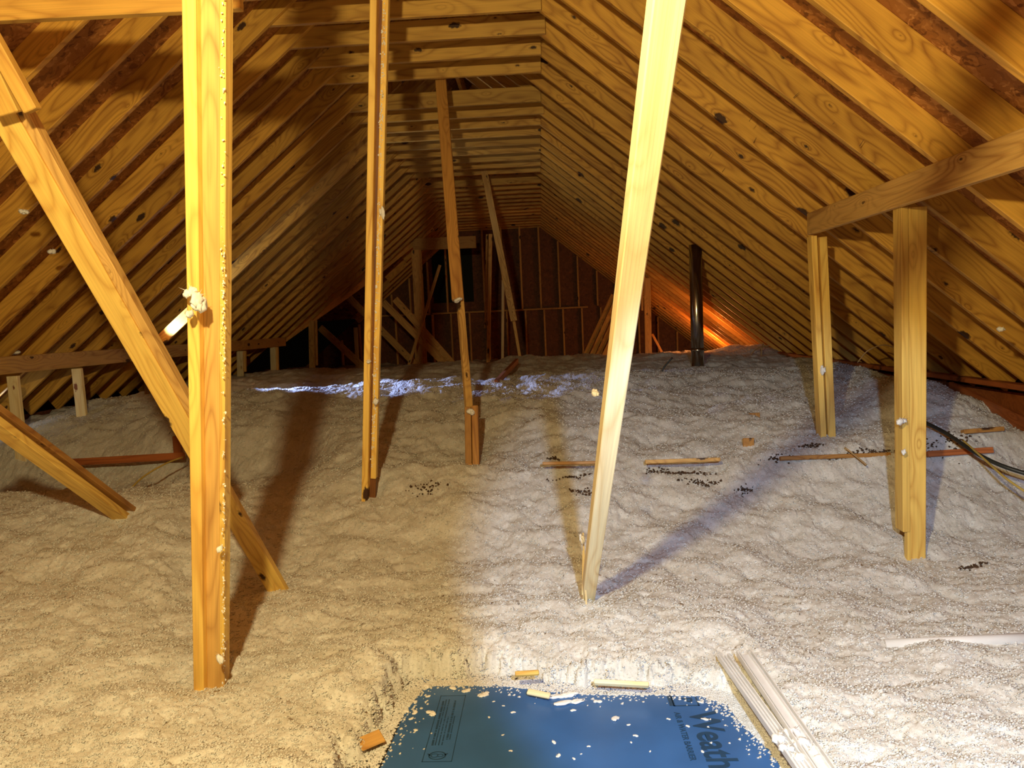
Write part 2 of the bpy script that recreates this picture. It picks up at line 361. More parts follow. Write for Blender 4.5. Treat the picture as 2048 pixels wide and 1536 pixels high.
def build_insulation():
    rows = [-0.2]
    d = 1.55
    ds = [0.2, 0.6, 1.0, 1.3]
    while d < 17.0:
        ds.append(d); d += max(0.0055, 0.0034*d)
    D = np.array(ds); X = np.linspace(-5.0, 3.34, 1150)
    XX, DD = np.meshgrid(X, D)
    Z = terrain(XX, DD)
    # light sideways crumple for an overhanging, fluffy look
    jx = 0.008*vn(XX*55, DD*53+9)+0.004*vn(XX*120, DD*111); jd = 0.008*vn(XX*51+40, DD*57)+0.004*vn(XX*117+4, DD*121)
    # stay under the roof deck
    Z = np.minimum(Z, RIDGE_Z + 0.15 - SL*np.abs(XX-RIDGE_X))
    co = np.stack([XX+jx, DD+jd, Z+Z0], -1).reshape(-1, 3)
    nr, nc = XX.shape
    i = (np.arange(nr-1)[:, None]*nc + np.arange(nc-1)[None, :]).reshape(-1)
    quads = np.stack([i, i+1, i+nc+1, i+nc], -1)
    # loose crumbs scattered on top
    K = 125000
    r2 = np.random.RandomState(3)
    cd = 1.95*np.exp(r2.rand(K)*math.log(8.0/1.95)); cx = np.clip((-0.82+1.50*r2.rand(K))*cd, -4.6, 3.1)
    cz = terrain(cx, cd); ok = cz > ZB-0.02
    cx, cd, cz = cx[ok], cd[ok], cz[ok]
    # extra crumbs hanging down the lip around the board
    PP = np.array([(p[0], p[1]) for p in PIT[:10]]); ne = 30000
    seg = r2.randint(0, len(PP)-1, ne); t = r2.rand(ne)
    ex = PP[seg, 0]*(1-t)+PP[seg+1, 0]*t+r2.randn(ne)*0.06; ey = PP[seg, 1]*(1-t)+PP[seg+1, 1]*t+r2.randn(ne)*0.06
    et = np.maximum(terrain(ex, ey), ZB); ez = et - 0.004*r2.rand(ne)
    sd = inside_dist(ex, ey, PIT); keep = (sd < 0.0) | (r2.rand(ne) < 0.10*np.exp(-np.maximum(sd, 0)/0.03))
    cx = np.concatenate([cx, ex[keep]]); cd = np.concatenate([cd, ey[keep]]); cz = np.concatenate([cz, np.maximum(ez[keep], ZB)]); K = len(cx)
    octv = np.array([(1, 0, 0), (-1, 0, 0), (0, 1, 0), (0, -1, 0), (0, 0, 1), (0, 0, -1)], float)
    octf = np.array([(0, 2, 4), (2, 1, 4), (1, 3, 4), (3, 0, 4), (2, 0, 5), (1, 2, 5), (3, 1, 5), (0, 3, 5)])
    sz = (0.0024+0.0046*r2.rand(K)**1.6)[:, None, None]*(0.55+0.9*r2.rand(K, 6, 3))*(0.7+0.13*np.minimum(cd, 6))[:, None, None]
    ang = r2.rand(K)*6.28
    v = octv[None]*sz
    vx = v[..., 0]*np.cos(ang)[:, None]-v[..., 1]*np.sin(ang)[:, None]+0.4*v[..., 2]; vy = v[..., 0]*np.sin(ang)[:, None]+v[..., 1]*np.cos(ang)[:, None]
    v = np.stack([vx+cx[:, None], vy+cd[:, None], v[..., 2]*0.7+(cz+0.001)[:, None]+Z0], -1).reshape(-1, 3)
    nb = len(co)
    tris = (octf[None]+(np.arange(K)*6)[:, None, None]+nb).reshape(-1, 3)
    allv = np.concatenate([co, v]).astype(np.float32)
    me = bpy.data.meshes.new('loose_fill_insulation')
    me.vertices.add(len(allv)); me.vertices.foreach_set('co', allv.ravel())
    nl = quads.size + tris.size
    me.loops.add(nl); me.loops.foreach_set('vertex_index', np.concatenate([quads.ravel(), tris.ravel()]).astype(np.int32))
    nf = len(quads)+len(tris)
    me.polygons.add(nf)
    ls = np.concatenate([np.arange(len(quads))*4, quads.size+np.arange(len(tris))*3]).astype(np.int32)
    me.polygons.foreach_set('loop_start', ls)
    me.update(calc_edges=True)
    me.polygons.foreach_set('use_smooth', np.ones(nf, bool)); me.update(); me.validate()
    o = link('loose_fill_insulation', me, None, M_ins)
    tag(o, 'deep white fluffy blown-in insulation covering the whole attic floor', 'insulation', None, 'stuff')
def T(x, d):
    return float(terrain(np.array([[x]], float), np.array([[d]], float))[0, 0])

# ================================================================== STRUCTURE
fl = polymesh('floor', [[(-5.2, -0.5, -1.46), (3.6, -0.5, -1.46), (3.6, 17.2, -1.46), (-5.2, 17.2, -1.46)],
                        [(-9, 12, -1.46), (-5.2, 12, -1.46), (-5.2, 17.2, -1.46), (-9, 17.2, -1.46)]], M_deck, 0.02); fl['kind'] = 'structure'
build_insulation()

# roof deck (bottom surface sits on the rafters)
VO = 0.14*math.sqrt(1+SL*SL) + 0.006
def dz(x): return roofz(x)+VO
ex_l, ex_r = -5.05, 3.75
polys = []
polys.append([(RIDGE_X, -0.5, dz(RIDGE_X)), (RIDGE_X, 17, dz(RIDGE_X)), (ex_r, 17, dz(ex_r)), (ex_r, -0.5, dz(ex_r))])
# left deck stops along the valley
val = [(-5.05, 12.2), (-4.30, 12.55), (-3.15, 13.65), (-2.0, 14.2)]
polys.append([(ex_l, -0.5, dz(ex_l)), (ex_l, 12.2, dz(ex_l)), (val[1][0], val[1][1], dz(val[1][0])), (val[2][0], val[2][1], dz(val[2][0])), (val[3][0], val[3][1], dz(val[3][0])),
              (RIDGE_X, 14.2, dz(RIDGE_X)), (RIDGE_X, -0.5, dz(RIDGE_X))])
polys.append([(-2.0, 14.2, dz(-2.0)), (-4.1, 16.2, dz(-4.1)), (-4.1, 17, dz(-4.1)), (RIDGE_X, 17, dz(RIDGE_X)), (RIDGE_X, 14.2, dz(RIDGE_X))])
# side wing roof, its ridge running to the left
zr = dz(-2.0)
polys.append([(-2.0, 14.2, zr), (-3.15, 13.65, dz(-3.15)), (-4.3, 12.55, dz(-4.3)), (-9, 12.3, 0.1), (-9, 14.2, zr)])
polys.append([(-2.0, 14.2, zr), (-9, 14.2, zr), (-9, 16.6, 0.0), (-4.1, 16.2, dz(-4.1))])
ce = polymesh('ceiling', polys, M_osb, 0.011); ce['kind'] = 'structure'

# gable wall at the far end and eave walls
YW = 16.62
zt = lambda x: min(roofz(x), 9)
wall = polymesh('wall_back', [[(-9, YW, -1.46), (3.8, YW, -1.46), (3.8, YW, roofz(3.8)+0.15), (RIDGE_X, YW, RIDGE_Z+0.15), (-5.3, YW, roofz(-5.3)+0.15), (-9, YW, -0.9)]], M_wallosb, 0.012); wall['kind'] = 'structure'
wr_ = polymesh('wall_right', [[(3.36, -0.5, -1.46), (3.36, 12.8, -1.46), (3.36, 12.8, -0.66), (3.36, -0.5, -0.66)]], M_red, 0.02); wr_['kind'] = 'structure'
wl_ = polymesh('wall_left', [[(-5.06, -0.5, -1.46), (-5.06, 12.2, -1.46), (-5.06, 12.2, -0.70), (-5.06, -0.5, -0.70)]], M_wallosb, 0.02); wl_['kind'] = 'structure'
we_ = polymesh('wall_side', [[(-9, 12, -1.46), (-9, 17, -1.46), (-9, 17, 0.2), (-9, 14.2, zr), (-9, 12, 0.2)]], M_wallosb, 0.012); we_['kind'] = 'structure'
# flat dark green panel standing in for the dark void of the gable opening
ga = onD(863, 500, YW-0.03); gb = onD(948, 603, YW-0.03)
win = polymesh('window_1', [[(ga.x, YW-0.02, ga.z), (gb.x, YW-0.02, ga.z), (gb.x, YW-0.02, gb.z), (ga.x, YW-0.02, gb.z)]], M_green, 0.01); win['kind'] = 'structure'

# ================================================================== RAFTERS AND TIES
ORD = ['first', 'second', 'third', 'fourth', 'fifth', 'sixth', 'seventh', 'eighth', 'ninth', 'tenth', 'eleventh', 'twelfth', 'thirteenth', 'fourteenth', 'fifteenth', 'sixteenth', 'seventeenth', 'eighteenth',
       'nineteenth', 'twentieth', 'twenty-first', 'twenty-second', 'twenty-third', 'twenty-fourth', 'twenty-fifth', 'twenty-sixth', 'twenty-seventh', 'twenty-eighth', 'twenty-ninth', 'thirtieth', 'thirty-first',
       'thirty-second', 'thirty-third', 'thirty-fourth', 'thirty-fifth', 'thirty-sixth', 'thirty-seventh', 'thirty-eighth']
UPN = 0.07/math.sqrt(1+SL*SL)   # half width, projected
def rafter(side, n, x_end, label, group, m=M_pine):
    y = DN(n) + (0.078 if side > 0 else 0.0)
    nx, nz = side*SL/math.sqrt(1+SL*SL), 1/math.sqrt(1+SL*SL)
    x0 = RIDGE_X + side*0.09
    A = Vector((x0+nx*0.07, y, roofz(x0)+nz*0.07)); B = Vector((x_end+nx*0.07, y, roofz(x_end)+nz*0.07))
    o = board('roof_rafter', A, B, 0.14, 0.038, m, None, (0, -1, 0))
    return tag(o, label, 'rafter', group)
# right slope, nearest visible first
for k, n in enumerate(range(-8, 29)):
    xe = 3.33 if n < 19 else 3.62
    lb = 'knotty pine rafter on the right slope, %s from the top right corner going back' % ORD[k]
    if k == 0: lb = 'nearest right slope rafter with a big black knot in the top right corner'
    if k == 1: lb = 'wide golden rafter with long dark cracks, second from the top right corner'
    if k == 2: lb = 'golden right slope rafter with a swirling knot, third from the top right corner'
    rafter(1, n, xe, lb, 'rafters on the right slope')
k = 0
def valx(y):
    return float(np.interp(y, [v[1] for v in val], [v[0] for v in val]))
for n in range(-5, 29):
    y = DN(n)
    if y < 12.2: xe = -4.98
    elif y < 14.25: xe = valx(y)+0.12
    else: xe = float(np.interp(y, [14.2, 16.2], [-2.0, -4.1]))+0.1
    if xe > -1.5: continue
    lb = 'pine rafter on the left slope, %s from the top left corner going back' % ORD[k]
    if k == 0: lb = 'nearest left slope rafter, at the very top left corner of the roof'
    rafter(-1, n, xe, lb, 'rafters on the left slope'); k += 1
k = 0
for n in range(-1, 29):
    if n in (4, 14): continue
    y = DN(n)+0.039
    A = Vector((-1.74, y, 2.07)); B = Vector((0.09+(0.03 if n in (1, 6, 20) else 0), y, 2.07))
    o = board('collar_tie', A, B, 0.14, 0.038, M_tie, None, (0, -1, 0))
    lb = 'horizontal collar tie board under the ridge, %s from the front' % ORD[k]
    tag(o, lb, 'collar tie', 'collar ties across the roof'); k += 1
rb = board('ridge_board', (RIDGE_X, -0.3, RIDGE_Z+0.02), (RIDGE_X, 16.5, RIDGE_Z+0.02), 0.184, 0.038, M_pine, None, (1, 0, 0))
tag(rb, 'dark pine ridge board at the peak where both rafter rows meet', 'ridge board')
# valley boards where the left slope opens to the side wing
vz = lambda p: Vector((p[0], p[1], roofz(p[0])+0.055))
vb = board('valley_rafter', vz((-4.34, 12.55)), vz((-3.12, 13.72)), 0.14, 0.038, M_purlin, None, (0.6, -1, -0.6)); tag(vb, 'brown valley board edging the lower end of the left slope opening', 'rafter', 'valley boards of the left slope')
vb = board('valley_rafter', vz((-3.12, 13.72)), vz((-1.95, 14.2)), 0.14, 0.038, M_purlin, None, (0.6, -1, -0.6)); tag(vb, 'brown valley board edging the upper end of the left slope opening', 'rafter', 'valley boards of the left slope')

# ================================================================== PURLINS, PLATES
a = roofR(1616, 425); px_ = 1.77+0.019
o = board('purlin', (px_, -0.3, roofz(1.77)-0.075), (px_, 5.05, roofz(1.77)-0.075), 0.14, 0.038, M_purlin, None, (-1, 0, 0))
tag(o, 'large brown purlin beam under the right slope rafters, top right of the photo', 'beam')
PLX = -4.24
o = board('purlin', (PLX, 4.6, roofz(PLX)-0.075), (PLX, 12.3, roofz(PLX)-0.075), 0.14, 0.038, M_purlin, None, (1, 0, 0))
tag(o, 'long brown purlin beam propping the left slope rafters near the eave', 'beam')
o = board('eave_plate', (3.22, 1.0, roofz(3.22)-0.022), (3.22, 12.85, roofz(3.22)-0.022), 0.089, 0.038, M_red, None, (0, 0, 1)); tag(o, 'reddish eave plate running along the foot of the right slope', 'wall plate')
# stray beam across the top left corner
a = onD(-60, 10, 2.9); b = onD(482, -18, 2.9)
o = board('cross_beam', a, b, 0.14, 0.038, M_tie, None, (0, -1, 0)); tag(o, 'yellow horizontal beam cut off square at the top left corner', 'beam')
# header in the far opening
o = board('header_beam', onD(826, 489, 14.0), onD(952, 484, 14.0), 0.22, 0.038, M_purlin, None, (0, -1, 0)); tag(o, 'short brown header beam in front of the dark green opening', 'beam')

# ================================================================== BRACES AND POSTS
def down(A, B, extra):            # lengthen from A past B by extra metres
    d = (Vector(B)-Vector(A)).normalized(); return Vector(B)+d*extra
def root(name, base_, label, cat='post', group=None): return empty(name, base_, label, cat, group)

def fringe(A, B, n, s_, parent, seed):
    r_ = random.Random(seed); bm = bmesh.new(); spots = [r_.random() for _ in range(14)]
    for i in range(n):
        f = r_.random() if i % 2 else min(1, max(0, r_.choice(spots)+r_.gauss(0, 0.018)))
        c = Vector(A).lerp(Vector(B), f) + Vector((r_.gauss(0, s_*1.3), r_.uniform(-0.003, 0.001), 0)) + Vector((0, 0, Z0)) - parent.location
        q = s_*r_.uniform(.3, 1.1)
        g = bmesh.ops.create_icosphere(bm, subdivisions=1, radius=q, matrix=Matrix.Translation(c))
        st = r_.uniform(.6, 2.2)
        for v in g['verts']: v.co = c + Vector(((v.co.x-c.x)*r_.uniform(.4, 1.6), (v.co.y-c.y)*.7, (v.co.z-c.z)*st*r_.uniform(.5, 1.4)))
    me = bpy.data.meshes.new('clinging_fluff'); bm.to_mesh(me); bm.free()
    o = link('clinging_fluff', me, parent, M_tuft); o['kind'] = 'stuff'; o['label'] = 'white fluff clinging to the board edge'
# P1: big bright left post (two boards in an L plus backing board)
tA, bA = onD(376, -60, 2.02), onD(397, 1372, 2.6)
r = root('support_post', down(tA, bA, 0.12), 'big bright yellow post of joined boards in the left foreground')
bA = down(tA, bA, 0.12); tA = down(bA, tA, 0.9)
board('edge_board', bA+Vector((0, .0445, 0)), tA+Vector((0, .0445, 0)), 0.038, 0.089, M_post, r)
board('face_board', bA+Vector((0.052, 0.045, 0)), tA+Vector((0.052, 0.045, 0)), 0.066, 0.038, M_purlin, r)  # browner wood puts the shade of the recess into this board
board('side_board', bA+Vector((0.094, 0.025, 0.1)), tA+Vector((0.094, 0.025, 0)), 0.018, 0.05, M_post, r)
fringe(bA+Vector((0.094, 0.0, 0)), tA+Vector((0.094, 0.0, 0)), 420, 0.0028, r, 1)
# P2: slim triple post
tA, bA = onD(751, -60, 4.28), onD(732, 1003, 4.6)
bA = down(tA, bA, 0.1); tA = down(bA, tA, 0.62)
r = root('support_post', bA, 'slim tall yellow post with a dark groove, left of centre')
board('edge_board', bA, tA, 0.038, 0.089, M_post, r)
board('back_board', bA+Vector((0.030, 0.03, 0)), tA+Vector((0.030, 0.03, 0)), 0.055, 0.036, M_groove, r)  # dark colour stands for shade between the edge boards
board('edge_board', bA+Vector((0.071, -0.015, 0.25)), tA+Vector((0.071, -0.015, 0)), 0.034, 0.05, M_post, r)
fringe(bA+Vector((0.069, -0.045, 0.3)), tA+Vector((0.069, -0.045, 0)), 500, 0.0045, r, 2)
# P3: strut to the ridge
a, b, c = onD(880, 140, 6.42), onD(916, 600, 5.6), onD(943, 935, 5.05)
c = down(b, c, 0.08)
r = root('support_post', c, 'leaning two-piece strut rising to the ridge through the gap in the ties')
board('upper_board', b, down(b, a, 0.55), 0.089, 0.038, M_dark, r)  # darker wood here paints the shade on the upper strut
board('lower_board', down(a, c, 0)+Vector((0.012, .04, 0)), down(c, b, 0.4)+Vector((0.01, .045, 0)), 0.05, 0.04, M_purlin, r, rot=0.5)
board('foot_board', c+Vector((-0.022, -.01, 0)), onD(936, 815, 5.22), 0.045, 0.038, M_dark, r)
board('foot_board', c+Vector((0.028, -.01, 0)), onD(950, 812, 5.22), 0.045, 0.038, M_dark, r)
# P4: farther strut
a, b, c = onD(968, 340, 10.36), onD(1028, 642, 10.36), onD(1040, 714, 10.36)
c = down(b, c, 0.1)
r = root('support_post', c, 'distant leaning two-piece strut reaching the second gap in the ties')
board('upper_board', b, down(b, a, 0.5), 0.089, 0.038, M_purlin, r)
board('lower_board', c, down(c, onD(1020, 600, 10.42), 0.0)+Vector((0, .04, 0)), 0.04, 0.036, M_purlin, r)
# PC: pale leaning stud in the centre right
a, b = onD(1342, -70, 1.30), onD(1176, 1190, 3.35)
b = down(a, b, 0.1); a = down(b, a, 1.5)
r = root('leaning_stud', b, 'pale whitish stud leaning to the right, right of centre', 'stud')
board('stud', b, a, 0.058, 0.05, M_pale, r, rot=0.10)
a2, b2 = onD(1172, 1060, 3.2), onD(1174, 1232, 3.25)
o = board('splinter', b2, onD(1166, 1065, 3.22), 0.007, 0.004, M_pale, r)
board('splinter', onD(1166, 1190, 3.3), onD(1167, 1100, 3.24), 0.010, 0.004, M_pale, r)
# PR: right foreground post under the purlin
D0 = 3.85
r = root('support_post', onD(1829, 1140, D0), 'thick double post under the brown purlin, right foreground')
board('long_board', onD(1830, 1150, D0), onD(1832, 414, D0), 0.092, 0.038, M_post, r)
board('short_board', onD(1809, 1062, D0), onD(1805, 414, D0), 0.036, 0.089, M_post, r, off=(0, 0.020, 0))
# R2: post at the purlin's end
r = root('support_post', onD(1650, 890, 5.0), 'double post holding the far end of the right purlin')
board('board', onD(1646, 895, 5.0), onD(1626, 472, 5.0), 0.036, 0.089, M_post, r, off=(0, 0.02, 0))
board('board', onD(1663, 888, 5.0), onD(1644.5, 474, 5.0), 0.050, 0.038, M_post, r)
# diagonal brace, left foreground
a, b = onD(-40, 142, 2.42), onD(552, 1172, 3.55)
dirn = (b-a).normalized(); b = down(a, b, 0.1)
r = root('diagonal_brace', b, 'long diagonal brace from the upper left edge down behind the big left post', 'brace')
board('main_board', b, a, 0.089, 0.038, M_post, r)
sx = Vector((0.062, 0.035, 0.035))
xx_ = (a-b).normalized(); zz_ = Vector((0, -1, 0)); zz_ = (zz_-xx_*zz_.dot(xx_)).normalized(); yy_ = zz_.cross(xx_)
pv = -yy_*0.0625*(1 if yy_.x < 0 else -1) - zz_*0.012; q0 = a.lerp(b, 0.60)
board('side_board', q0+pv, a+pv, 0.036, 0.05, M_purlin, r)
board('splice_board', onD(66, 222, 2.36), onD(-30, 50, 2.3), 0.045, 0.038, M_tie, r)
board('splice_board', onD(22, 228, 2.40), onD(-40, 100, 2.34), 0.07, 0.038, M_tie, r)
# lower brace
a, b = onD(-60, 812, 3.15), onD(232, 1026, 4.1); b = down(a, b, 0.1)
r = root('diagonal_brace', b, 'short yellow brace slanting into the insulation at the lower left', 'brace')
board('board', b, a, 0.089, 0.038, M_post, r)
board('back_board', b+Vector((0.03, 0.04, 0.035)), a+Vector((0.02, 0.04, 0.03)), 0.06, 0.03, M_dark, r)

# posts under the left purlin
zb = roofz(PLX)-0.147
def short_post(xt, xb, yt, label, double, m=M_pale, X=PLX, w=0.089):
    t = onX(xt, yt, X); d = t.y; t = Vector((t.x, d, min(t.z, zb)))
    bx = onD(xb, yt+90, d).x
    zz = T(bx, d)-0.06
    bb = Vector((bx, d, zz))
    r = root('prop_post', bb, label, 'post', 'short props under the left purlin')
    board('prop', bb, t, w, 0.038, m, r)
    if double: board('back_prop', bb+Vector((w/2+0.012, 0.03, 0.12)), t+Vector((w/2+0.012, 0.03, 0)), 0.04, 0.038, M_purlin, r)
short_post(26, 37, 752, 'pale short prop under the left purlin, at the left edge of the photo', False, M_pale)
short_post(154, 164, 737, 'pale short prop under the left purlin, second from the left edge', False, M_pale)
short_post(296, 300, 720, 'shadowed short prop seen just left of the long diagonal brace', False, M_dark)  # dark wood puts the shadow into this prop's colour
short_post(480, 484, 702, 'short double prop just right of the big left post', True, M_pale)
short_post(546, 550, 694, 'short double prop at the far end of the left purlin', True, M_pale)
def far_post(xt, yt, xb, yb, d, w, label, m=M_purlin, double=None, name='far_post', group=None, cat='post', w2=0.035):
    t = onD(xt, yt, d); b = onD(xb, yb, d)
    b = down(t, b, 0.08)
    r = root(name, b, label, cat, group)
    board('board', b, t, w, 0.038, m, r)
    if double:
        s, f = double; q = b.lerp(t, f)
        board('side_board', q+Vector((s, 0.02, 0)), t+Vector((s, 0.02, 0)), w2, 0.038, m, r)
far_post(623, 641, 625, 752, 12.9, 0.10, 'brown double post below the valley board, between the left posts', double=(0.075, 0.25))
far_post(831, 500, 843, 740, 13.85, 0.15, 'tall brown double post under the short header beam', double=(0.09, 0.0))
far_post(711, 655, 716, 745, 13.6, 0.07, 'small brown post in the dark wing just left of the slim yellow post')
far_post(981, 468, 976, 738, 12.4, 0.06, 'thin reddish upright with a lit edge left of the distant strut', double=(-0.06, 0.33))
far_post(1006, 560, 1005, 725, 12.8, 0.045, 'thin pale upright standing behind the blue-lit insulation crest', M_pale)
far_post(1294, 556, 1297, 716, 12.4, 0.11, 'brown double post at the foot of the right slope, right of the pale stud', double=(-0.085, 0.62))
for i, (x0, y0, x1, y1, lb) in enumerate([(766, 604, 900, 738, 'lower of the two parallel slanting boards beside the tall far post'), (790, 598, 915, 738, 'upper of the two parallel slanting boards beside the tall far post'),
        (640, 655, 735, 742, 'faint dark slanting board in the side wing between the posts'), (695, 592, 840, 738, 'long slanting board crossing behind the slim yellow post'),
        (880, 530, 814, 742, 'thin board leaning the other way across the tall far post')]):
    b_ = onD(x1, y1, 13.2+0.12*i if i < 4 else 12.9)
    o = board('slanting_brace', down(onD(x0, y0, 13.2+0.12*i if i < 4 else 12.95), b_, .1), onD(x0, y0, 13.3+0.12*i if i < 4 else 12.95), 0.12 if i < 4 else 0.05, 0.038, M_purlin, None, (0, -1, 0)); tag(o, lb, 'brace')
for i, (x0, y0, x1, y1) in enumerate([(1226, 590, 1165, 722), (1232, 600, 1177, 724), (1240, 612, 1188, 724), (1248, 624, 1200, 724)]):
    o = board('leaning_board', down(onD(x0, y0, 12.3), onD(x1, y1, 12.0), .08)+Vector((0, -0.05*i, 0)), onD(x0, y0, 12.5)+Vector((0, -0.05*i, 0)), 0.075, 0.038, M_purlin, None, (0, -1, 0))
    tag(o, 'reddish board leaning in the stack left of the pale stud, %s from the left' % ORD[i], 'board', 'boards leaning in a stack')
o = board('slanting_brace', onD(1333, 722, 13.5), onD(1304, 668, 13.5), 0.04, 0.038, M_purlin, None, (0, -1, 0)); tag(o, 'tiny slanting board against the gable at the foot of the right slope', 'brace')

# ================================================================== GABLE FRAMING
zp = onD(1087, 618, 16.5).z
o = board('gable_plate', (-4.2, 16.47, zp), (1.05, 16.47, zp), 0.038, 0.14, M_purlin, None, (0, -1, 0)); tag(o, 'long horizontal plate across the far gable wall', 'wall plate')
xs0 = onD(1117, 530, 16.5).x
stud_i = 0
for i in range(-9, 9):
    x = xs0 + 0.41*i
    up_ = roofz(x)-0.02
    if x > -4.0 and up_ > zp+0.15 and x < 1.7:
        if not (ga.x < x < gb.x and abs(x-(ga.x+gb.x)/2) > 0.25 and i != -6 and i != -7):
            A = Vector((x, 16.52, zp+0.02)); B = Vector((x, 16.52, up_ if not (ga.x < x < gb.x) else up_))
            o = board('gable_stud', A, B, 0.038, 0.089, M_purlin, None, (0, -1, 0))
            tag(o, 'upper stud of the far gable wall, %s from the left' % ORD[stud_i], 'stud', 'upper studs of the far gable'); stud_i += 1
stud_i = 0
for i in range(-12, 12):
    x = xs0 + 0.41*i + 0.06
    top = min(zp-0.02, roofz(x)-0.02)
    if top < -0.6: continue
    o = board('gable_stud', (x, 16.52, -1.2), (x, 16.52, top), 0.038, 0.089, M_purlin, None, (0, -1, 0))
    tag(o, 'lower stud of the far gable wall, %s from the left' % ORD[stud_i], 'stud', 'lower studs of the far gable'); stud_i += 1

# ================================================================== METAL FLUE
pb = onD(1396, 745, 8.3); pt = onD(1402, 500, 8.3)
fr = empty('vent_pipe', (pb.x, pb.y, pb.z-0.1), 'shiny grey metal vent pipe rising through the right slope', 'pipe')
zt_ = roofz(pt.x)+0.17
tube('pipe', [(pb.x, pb.y, pb.z-0.1), (pb.x, pb.y, zt_-0.05)], 0.068, M_steel, fr, seg=32)
zs = onD(1396, 700, 8.3).z
tube('joint_collar', [(pb.x, pb.y, zs-0.02), (pb.x, pb.y, zs+0.02)], 0.0715, M_steel, fr, seg=32)

# ================================================================== SMALL BOARDS IN THE INSULATION
def chip(px, py, px2, py2, d, w_, t, m, label, name='wood_scrap', cat='wood scrap', face=(0, -1, 0.3), group=None, dz_=0.0):
    o = board(name, onD(px, py, d)+Vector((0, 0, dz_)), onD(px2, py2, d)+Vector((0, 0, dz_)), w_, t, m, None, face); tag(o, label, cat, group)
chip(1085, 926, 1195, 924, 4.70, 0.020, 0.03, M_dark, 'thin strip of joist showing left of the pale stud', 'ceiling_joist', 'joist', dz_=-0.004)
chip(1290, 924, 1440, 919, 4.70, 0.024, 0.03, M_purlin, 'golden strip of joist showing right of the pale stud', 'ceiling_joist', 'joist')
chip(1560, 917, 1780, 909, 4.70, 0.026, 0.03, M_dark, 'long dark strip of joist in front of the purlin end post', 'ceiling_joist', 'joist')
chip(1855, 908, 1985, 900, 4.62, 0.035, 0.03, M_red, 'reddish joist end showing right of the thick double post', 'ceiling_joist', 'joist')
chip(1925, 864, 2005, 858, 4.8, 0.028, 0.05, M_dark, 'small red board above the joist end at the right edge', 'wood_scrap')
chip(130, 926, 368, 912, 5.62, 0.055, 0.038, M_red, 'red joist edge showing in the trough behind the lower brace', 'ceiling_joist', 'joist')
chip(357, 912, 354, 872, 5.66, 0.06, 0.038, M_red, 'short red upright block just left of the big left post', 'wood_block', 'wood block')
chip(1507, 852, 1506, 826, 5.66, 0.10, 0.012, M_dark, 'upper of two brown plates sticking out of the insulation mound', 'wood_plate', 'wood plate')
chip(1497, 903, 1497, 876, 5.05, 0.075, 0.012, M_dark, 'lower of two brown plates sticking out of the insulation mound', 'wood_plate', 'wood plate')
chip(905, 935, 945, 930, 4.95, 0.02, 0.03, M_dark, 'small brown scrap at the foot of the ridge strut')
o = board('buried_joist', onD(992, 766, 7.2), onD(1034, 722, 9.0), 0.038, 0.06, M_red, None, (0, 0, 1)); tag(o, 'reddish joist edge poking out of the insulation crest before the distant strut', 'joist')
# hollow eave block at far right
o = board('blocking_board', onX(1900, 768, 3.12)+Vector((0, 0, -0.06)), onX(2060, 845, 3.12)+Vector((0, 0, -0.06)), 0.16, 0.03, M_red, None, (-1, 0, 0)); tag(o, 'dark red blocking board below the eave plate at the right edge', 'board')

# ================================================================== FOAM BOARD
fb_z = ZB
poly = [onZ(842, 1352, fb_z), onZ(1475, 1378, fb_z), onZ(1640, 1640, fb_z), onZ(715, 1640, fb_z)]
bm = bmesh.new(); c0 = sum((Vector(p) for p in poly), Vector())/4
top = [bm.verts.new(Vector(p)-c0) for p in poly]; bot = [bm.verts.new(Vector(p)-c0-Vector((0, 0, 0.05))) for p in poly]
bm.faces.new(top); bm.faces.new(bot[::-1])
for i in range(4): bm.faces.new((top[i], bot[i], bot[(i+1) % 4], top[(i+1) % 4]))
bmesh.ops.recalc_face_normals(bm, faces=bm.faces[:])
me = bpy.data.meshes.new('foam_board'); bm.to_mesh(me); bm.free()
foam = link('foam_board', me, None, M_foam); foam.location = c0+Vector((0, 0, Z0))
tag(foam, 'blue foam insulation board with printed lettering lying over the hatch', 'foam board')
def flat_on_board(name, me, x, y, rz, m=M_ink):
    o = link(name, me, foam, m); o.location = Vector((x, y, fb_z+0.0008)) - c0; o.rotation_euler = (0, 0, rz); return o
def text_mesh(s, size, sy=1.0):
    cu = bpy.data.curves.new('t', 'FONT'); cu.body = s; cu.size = size; cu.offset = size*0.02
    cu.extrude = 0.0003
    to = bpy.data.objects.new('t', cu); C.objects.link(to)
    dg = bpy.context.evaluated_depsgraph_get(); me = bpy.data.meshes.new_from_object(to.evaluated_get(dg))
    bpy.data.objects.remove(to); me.materials.clear()
    for v in me.vertices: v.co.x *= sy
    return me
p = onZ(1377, 1424, fb_z)
flat_on_board('lettering', text_mesh('Weath', 0.136, 0.88), p.x, p.y, -math.pi/2)['label'] = 'large dark lettering Weath'
p = onZ(1348, 1425, fb_z)
flat_on_board('small_lettering', text_mesh('AIR & WATER BARRIER', 0.028), p.x, p.y, -math.pi/2)['label'] = 'small dark lettering AIR & WATER BARRIER'
def frame_mesh(pts, wd):
    bm = bmesh.new()
    n = len(pts)
    for i in range(n):
        a = Vector((*pts[i], 0)); b = Vector((*pts[(i+1) % n], 0)); d = (b-a).normalized(); q = Vector((-d.y, d.x, 0))*wd/2
        v = [bm.verts.new(x) for x in (a-q-d*wd/2, b-q+d*wd/2, b+q+d*wd/2, a+q-d*wd/2)]
        bm.faces.new(v)
    me = bpy.data.meshes.new('frame'); bm.to_mesh(me); bm.free(); return me
